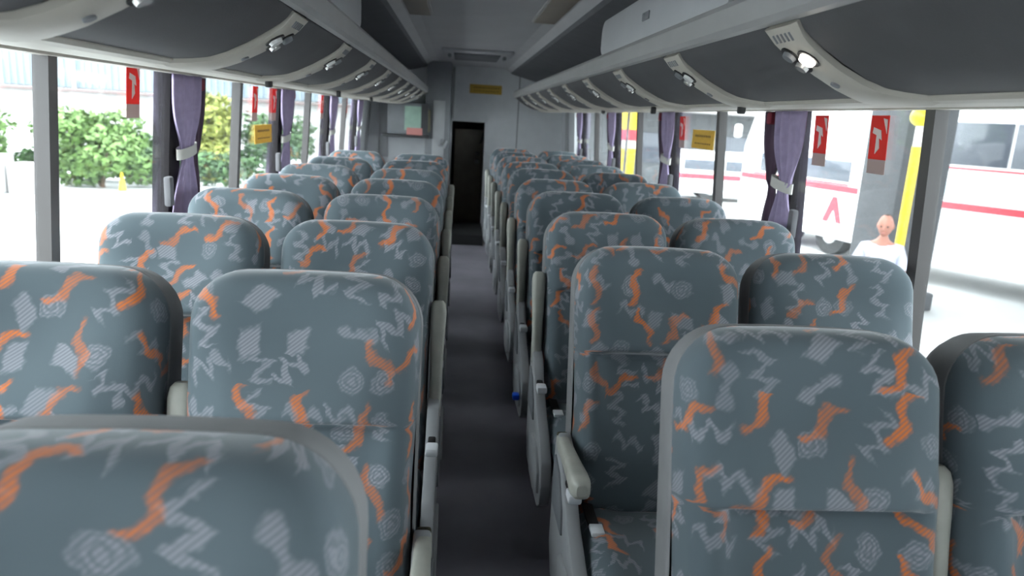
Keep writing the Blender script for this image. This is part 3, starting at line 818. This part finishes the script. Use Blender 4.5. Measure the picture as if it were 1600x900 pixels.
bush('bush', (-14.2, 21.3, GZ), 1.9, 1.3, 2.5, M['leaf'], 'green bush behind the white blocks at the left photo edge', 'bush', 3800, 2)
bush('bush', (-8.15, 24.9, GZ), 1.0, 1.0, 3.25, M['leafy'], 'tall yellow-green bush between curtain and mullion on the left', 'bush', 3000, 3)
bush('bush', (-6.4, 26.4, GZ), 1.4, 1.1, 2.4, M['leafd'], 'dark green bush behind the yellow notice on the left', 'bush', 3000, 4)
bush('bush', (-10.3, 25.3, GZ), 1.2, .9, 1.5, M['leafd'], 'low dark bush between the big round bush and the yellow-green one', 'bush', 2200, 5)
bush('hedge', (-9.2, 23.0, GZ), 4.4, .45, 1.15, M['leafd'], 'low dark hedge running along the yard edge behind the round bush', 'hedge', 4200, 6)
for k, (x, y, sx, sz, lb) in enumerate(((-11.75, 19.4, .9, .95, 'left taller white concrete block below the bushes'), (-10.95, 19.6, .6, .75, 'right lower white concrete block below the bushes'))):
    o = box('concrete_block', (0, 0, sz/2), (sx, .7, sz), M['bwall'], None, .04, loc=(x, y, GZ)); tag(o, lb, 'block', 'white blocks in the yard')
o = cyl('traffic_cone', (-9.2, 20.9, GZ), (-9.2, 20.9, GZ+.5), .10, M['pole'], None, r2=.025); tag(o, 'small yellow traffic cone in front of the round bush', 'cone')

def vehicle(name, loc, rz, L, W, H, label, cat, band=(1.95, 2.85), stripe=(1.42, 1.54), nose=.25, blue=None, low=.36, red_end=False, mark=False, wheels=None, skirt=False):
    t = empty(name, loc, rz, label, cat, 'vehicles in the yard')
    pf = [(-L/2, low), (-L/2, H*.62), (-L/2+nose, H-.18), (-L/2+nose+.25, H), (L/2-.35, H), (L/2-.06, H-.22), (L/2, H*.5), (L/2, low)]
    prism('body', pf, 'y', -W/2, W/2, M['cwhite'], t, .06)
    n = max(2, int(L/1.5)); x0, x1 = -L/2+nose+.35, L/2-.3
    for sgn in (-1, 1):
        for i in range(n):
            a = x0+(x1-x0)*i/n; b = x0+(x1-x0)*(i+1)/n-.05
            box('side_window', ((a+b)/2, sgn*(W/2+.004), (band[0]+band[1])/2), (b-a, .03, band[1]-band[0]), M['cglass'], t, .01)
        box('stripe', (0, sgn*(W/2+.003), (stripe[0]+stripe[1])/2), (L-.12, .022, stripe[1]-stripe[0]), M['cred'], t)
        box('stripe', (.1, sgn*(W/2+.003), band[0]-.06), (L-.9, .022, .035), M['cred'], t)
        if blue: box('blue_band', (.1, sgn*(W/2+.003), (blue[0]+blue[1])/2), (L-.5, .02, blue[1]-blue[0]), M['cblue'], t)
        if red_end: box('stripe', (-L/2+.12, sgn*(W/2+.003), (low+.1+stripe[0])/2), (.14, .022, stripe[0]-low-.1), M['cred'], t)
        for wx_ in (wheels or (-L*.30, L*.30)):
            o_ = -.08 if skirt else 0.0          # wheels behind a skirt, or flush with the side
            wv = cyl('wheel', (wx_, sgn*(W/2-.26+o_), .46), (wx_, sgn*(W/2+.012+o_), .46), .46, M['tyre'], t, n=24)
            cyl('hub', (wx_, sgn*(W/2+o_), .46), (wx_, sgn*(W/2+.03+o_), .46), .22, M['hub'], wv, n=16)
        if mark:                           # red triangular emblem on the side
            prism('emblem', [(-.28+1.4, .72), (1.4-.12, .72), (1.4+.02, 1.02), (1.4+.16, .72), (1.4+.30, .72), (1.4+.08, 1.28), (1.4-.04, 1.28)], 'y', sgn*(W/2), sgn*(W/2+.02), M['cred'], t)
    wl = H*.62; dz = (H-.18)-wl; lean = math.atan2(nose, dz)
    wsd = box('windscreen', (0, 0, 0), (.03, W*.84, dz*.92), M['cglass'], t, .01); wsd.location = (-L/2+nose/2-.004, 0, wl+dz/2); wsd.rotation_euler = (0, lean, 0)
    for sgn in (-1, 1):
        m_ = box('mirror', (-L/2-.18, sgn*(W/2+.10), H*.72), (.14, .20, .34), M['cwhite'], t, .06)
        box('mirror_arm', (-L/2-.04, sgn*(W/2+.02), H*.80), (.30, .06, .05), M['black'], m_)
    box('bumper', (-L/2-.03, 0, low+.14), (.14, W*.96, .28), M['cwhite'], t, .05)
    for sgn in (-1, 1): box('headlamp', (-L/2-.015, sgn*W*.36, low+.48), (.05, .34, .18), M['lens'], t, .02)
    return t
vehicle('coach', (11.6, 10.2, GZ), R(-58), 9.6, 2.5, 3.17, 'white coach with red stripe at the right photo edge', 'bus', (2.2, 2.93), (1.42, 1.54), .3, (1.66, 1.86), red_end=True, wheels=(-1.5, 2.9))
vehicle('coach', (8.9, 17.2, GZ), R(-76), 4.2, 2.3, 3.55, 'tall white bus with red stripe behind the nearest right curtain', 'bus', (1.62, 2.06), (1.40, 1.53), .45, mark=True, wheels=(-.2, 1.35), skirt=True)
vehicle('van', (11.2, 26.6, GZ), R(172), 7.0, 2.0, 1.75, 'low white van with red stripe below the yellow notice on the right', 'van', (1.12, 1.48), (.80, .98), .5, low=.3, wheels=(-2.6, 2.1), skirt=True)
t = empty('station_building', (13, 34, GZ), 0, 'low grey station building behind the parked vehicles', 'building')
box('station_wall', (0, 0, 1.6), (24, 3, 3.2), M['grey'], t); box('station_roof', (0, -.6, 3.3), (25, 5, .25), M['bwall'], t, .05)
for x in (-9, -5, -1, 3, 7): box('station_window', (x, -1.52, 1.6), (2.2, .06, 1.3), M['cglass'], t, .02)
bush('tree', (16.5, 40, GZ), 5, 3, 7.0, M['leaf'], 'leafy green tree behind the grey station building', 'tree', 3500, 8, 1.0)
bush('tree', (5.0, 41, GZ), 4, 3, 6.5, M['leafd'], 'darker tree behind the left end of the station building', 'tree', 3000, 9, 1.0)
t = empty('column', (6.75, 11.0, GZ), R(8), 'wide grey concrete column behind the man and the yellow pole', 'column')
box('shaft', (0, 0, 2.6), (.86, .86, 5.2), M['column'], t, .05); box('plinth', (0, 0, .14), (1.0, 1.0, .28), M['column'], t, .03)
t = empty('added_canopy', (7.6, -4.0, GZ), 0, 'added flat grey roof out of view on the right, blocking sky light', 'added_canopy')  # added unseen roof, cuts the light coming in from the right
box('added_canopy_roof', (0, 0, 5.4), (8.4, 31, .3), M['grey'], t)
for y in (-13, -3): box('added_canopy_column', (-.85, y, 2.62), (.7, .7, 5.24), M['column'], t, .04)
t = empty('yellow_pole', (5.29, 8.5, GZ), 0, 'tall yellow pole with round yellow head outside the right window', 'pole')
cyl('shaft', (0, 0, 0), (0, 0, 2.50), .055, M['pole'], t); cyl('base_plate', (0, 0, 0), (0, 0, .03), .16, M['dark'], t)
cyl('upper_tube', (0, 0, 2.50), (0, 0, 2.76), .05, M['white'], t)
bm = bmesh.new(); bmesh.ops.create_uvsphere(bm, u_segments=20, v_segments=12, radius=.13, matrix=Matrix.Translation((0, 0, 2.845)) @ Matrix.Diagonal((1, 1, .9, 1)))
bmo('head', bm, M['pole'], t, smooth=True)
for k, x in enumerate((3.17, 3.42)):
    t = empty('yellow_post', (x, 15.0+.1*k, GZ), 0, 'yellow banded square post outside the right windows, %s of the two' % ('left', 'right')[k], 'post', 'yellow posts in the yard')
    box('shaft', (0, 0, 1.5), (.14, .14, 3.0), M['pole'], t, .01); box('red_band', (0, 0, 2.35), (.148, .148, .22), M['cred'], t); box('white_band', (0, 0, 2.16), (.148, .148, .16), M['white'], t)

# ------------------------------------------------------------------ the man outside
def skin_obj(name, verts, edges, radii, m, parent, rootv=0, sub=2):
    me = bpy.data.meshes.new(name); me.from_pydata(verts, edges, []); me.materials.append(m)
    o = bpy.data.objects.new(name, me); COL.objects.link(o); o.parent = parent
    md = o.modifiers.new('skin', 'SKIN')
    for i, r_ in enumerate(radii):
        sv = me.skin_vertices[0].data[i]; sv.radius = r_ if isinstance(r_, tuple) else (r_, r_); sv.use_root = (i == rootv)
    sb = o.modifiers.new('sub', 'SUBSURF'); sb.levels = sub; sb.render_levels = sub
    md.use_smooth_shade = True
    return o
def man(loc, rz):
    t = empty('person', loc, rz, 'man in a white shirt standing outside beside the yellow pole', 'person')
    # faces local -y
    V = [(0, 0, .95), (0, .01, 1.12), (0, .015, 1.30), (0, .01, 1.42), (0, -.005, 1.50), (0, -.015, 1.58)]
    Ed = [(i, i+1) for i in range(5)]; Rr = [(.155, .105), (.150, .105), (.17, .115), (.125, .09), (.055, .055), (.05, .055)]
    for s in (-1, 1):
        b = len(V)
        V += [(s*.16, .012, 1.405), (s*.215, .02, 1.28), (s*.245, .03, 1.13), (s*.25, .0, .99), (s*.25, -.03, .87), (s*.248, -.04, .80)]
        Ed += [(3, b), (b, b+1), (b+1, b+2), (b+2, b+3), (b+3, b+4), (b+4, b+5)]
        Rr += [.068, .054, .044, .040, .029, (.036, .020)]
        for k, (dy, ln) in enumerate(((-.030, .085), (-.010, .098), (.010, .092), (.028, .075))):
            i = len(V); V += [(s*.250, -.045+dy, .765), (s*.247, -.052+dy, .765-ln*.55), (s*.238, -.060+dy, .765-ln)]
            Ed += [(b+5, i), (i, i+1), (i+1, i+2)]; Rr += [.0095, .009, .0075]
        i = len(V); V += [(s*.238, -.085, .80), (s*.228, -.105, .765)]; Ed += [(b+5, i), (i, i+1)]; Rr += [.011, .009]
    for s in (-1, 1):
        b = len(V)
        V += [(s*.095, 0, .86), (s*.105, -.005, .50), (s*.11, .015, .10), (s*.115, -.03, .045), (s*.125, -.15, .035)]
        Ed += [(0, b), (b, b+1), (b+1, b+2), (b+2, b+3), (b+3, b+4)]; Rr += [.092, .062, .045, .042, (.045, .03)]
    body = skin_obj('body', V, Ed, Rr, M['skin'], t)
    # shirt and trousers as close covers following the same skeleton
    SV = [(0, 0, .92), (0, .01, 1.12), (0, .015, 1.30), (0, .01, 1.425), (0, 0, 1.475)]
    SE = [(i, i+1) for i in range(4)]; SR = [(.172, .122), (.166, .120), (.186, .130), (.140, .105), (.070, .068)]
    for s in (-1, 1):
        b = len(SV); SV += [(s*.165, .012, 1.405), (s*.218, .02, 1.28), (s*.240, .027, 1.17)]
        SE += [(3, b), (b, b+1), (b+1, b+2)]; SR += [.082, .072, .066]
    skin_obj('shirt', SV, SE, SR, M['shirt'], t)
    TV = [(0, 0, .98), (0, 0, .90)]; TE = [(0, 1)]; TR = [(.162, .115), (.165, .118)]
    for s in (-1, 1):
        b = len(TV); TV += [(s*.095, 0, .82), (s*.105, -.005, .50), (s*.11, .012, .07)]; TE += [(1, b), (b, b+1), (b+1, b+2)]; TR += [.105, .082, .068]
    skin_obj('trousers', TV, TE, TR, M['trouser'], t)
    # head: shaped sphere with brow, nose, chin
    bm = bmesh.new(); bmesh.ops.create_uvsphere(bm, u_segments=32, v_segments=22, radius=1)
    for v in bm.verts:
        x, y, z = v.co; f_ = max(0, -y)
        zz = z*.122; k = 1-.22*max(0, -z)**1.3
        xx, yy = x*.078*k, y*.098*(1-.08*max(0, -z))
        if f_ > .3:
            nose = math.exp(-(x/.20)**2-((z+.12)/.20)**2); yy -= .024*nose
            yy -= .006*math.exp(-((z-.22)/.10)**2)*math.exp(-(x/.6)**2)
            for sx in (-1, 1): yy += .010*math.exp(-((x-sx*.38)/.16)**2-((z-.06)/.11)**2)
            yy -= .008*math.exp(-(x/.3)**2-((z+.80)/.14)**2); yy -= .005*math.exp(-(x/.26)**2-((z+.46)/.05)**2); yy += .004*math.exp(-(x/.24)**2-((z+.52)/.025)**2)
        v.co = (xx, yy, zz)
    hd = bmo('head', bm, M['skin'], t, (0, -.02, 1.665), (R(8), 0, R(-12)), smooth=True)
    for sx in (-1, 1):
        bm = bmesh.new(); bmesh.ops.create_uvsphere(bm, u_segments=12, v_segments=8, radius=.012); bmo('eye', bm, M['hair'], hd, (sx*.030, -.082, .008), smooth=True)
        bm = bmesh.new(); bmesh.ops.create_uvsphere(bm, u_segments=10, v_segments=8, radius=.028, matrix=Matrix.Diagonal((.35, .7, 1.1, 1))); bmo('ear', bm, M['skin'], hd, (sx*.078, .008, -.005), smooth=True)
    bm = bmesh.new(); bmesh.ops.create_uvsphere(bm, u_segments=28, v_segments=18, radius=1)
    dl = [v for v in bm.verts if v.co.z < (.9 if v.co.y < .1 else -.15)]
    bmesh.ops.delete(bm, geom=dl, context='VERTS')
    for v in bm.verts: v.co = Vector((v.co.x*.083, v.co.y*.104+.004, v.co.z*.128))
    h_ = bmo('hair', bm, M['hair'], hd, smooth=True); md = h_.modifiers.new('th', 'SOLIDIFY'); md.thickness = .006
    m_ = box('mouth', (0, -.092, -.060), (.040, .006, .006), M['pink'], hd, .002)
man((4.49, 7.55, GZ), R(-25))
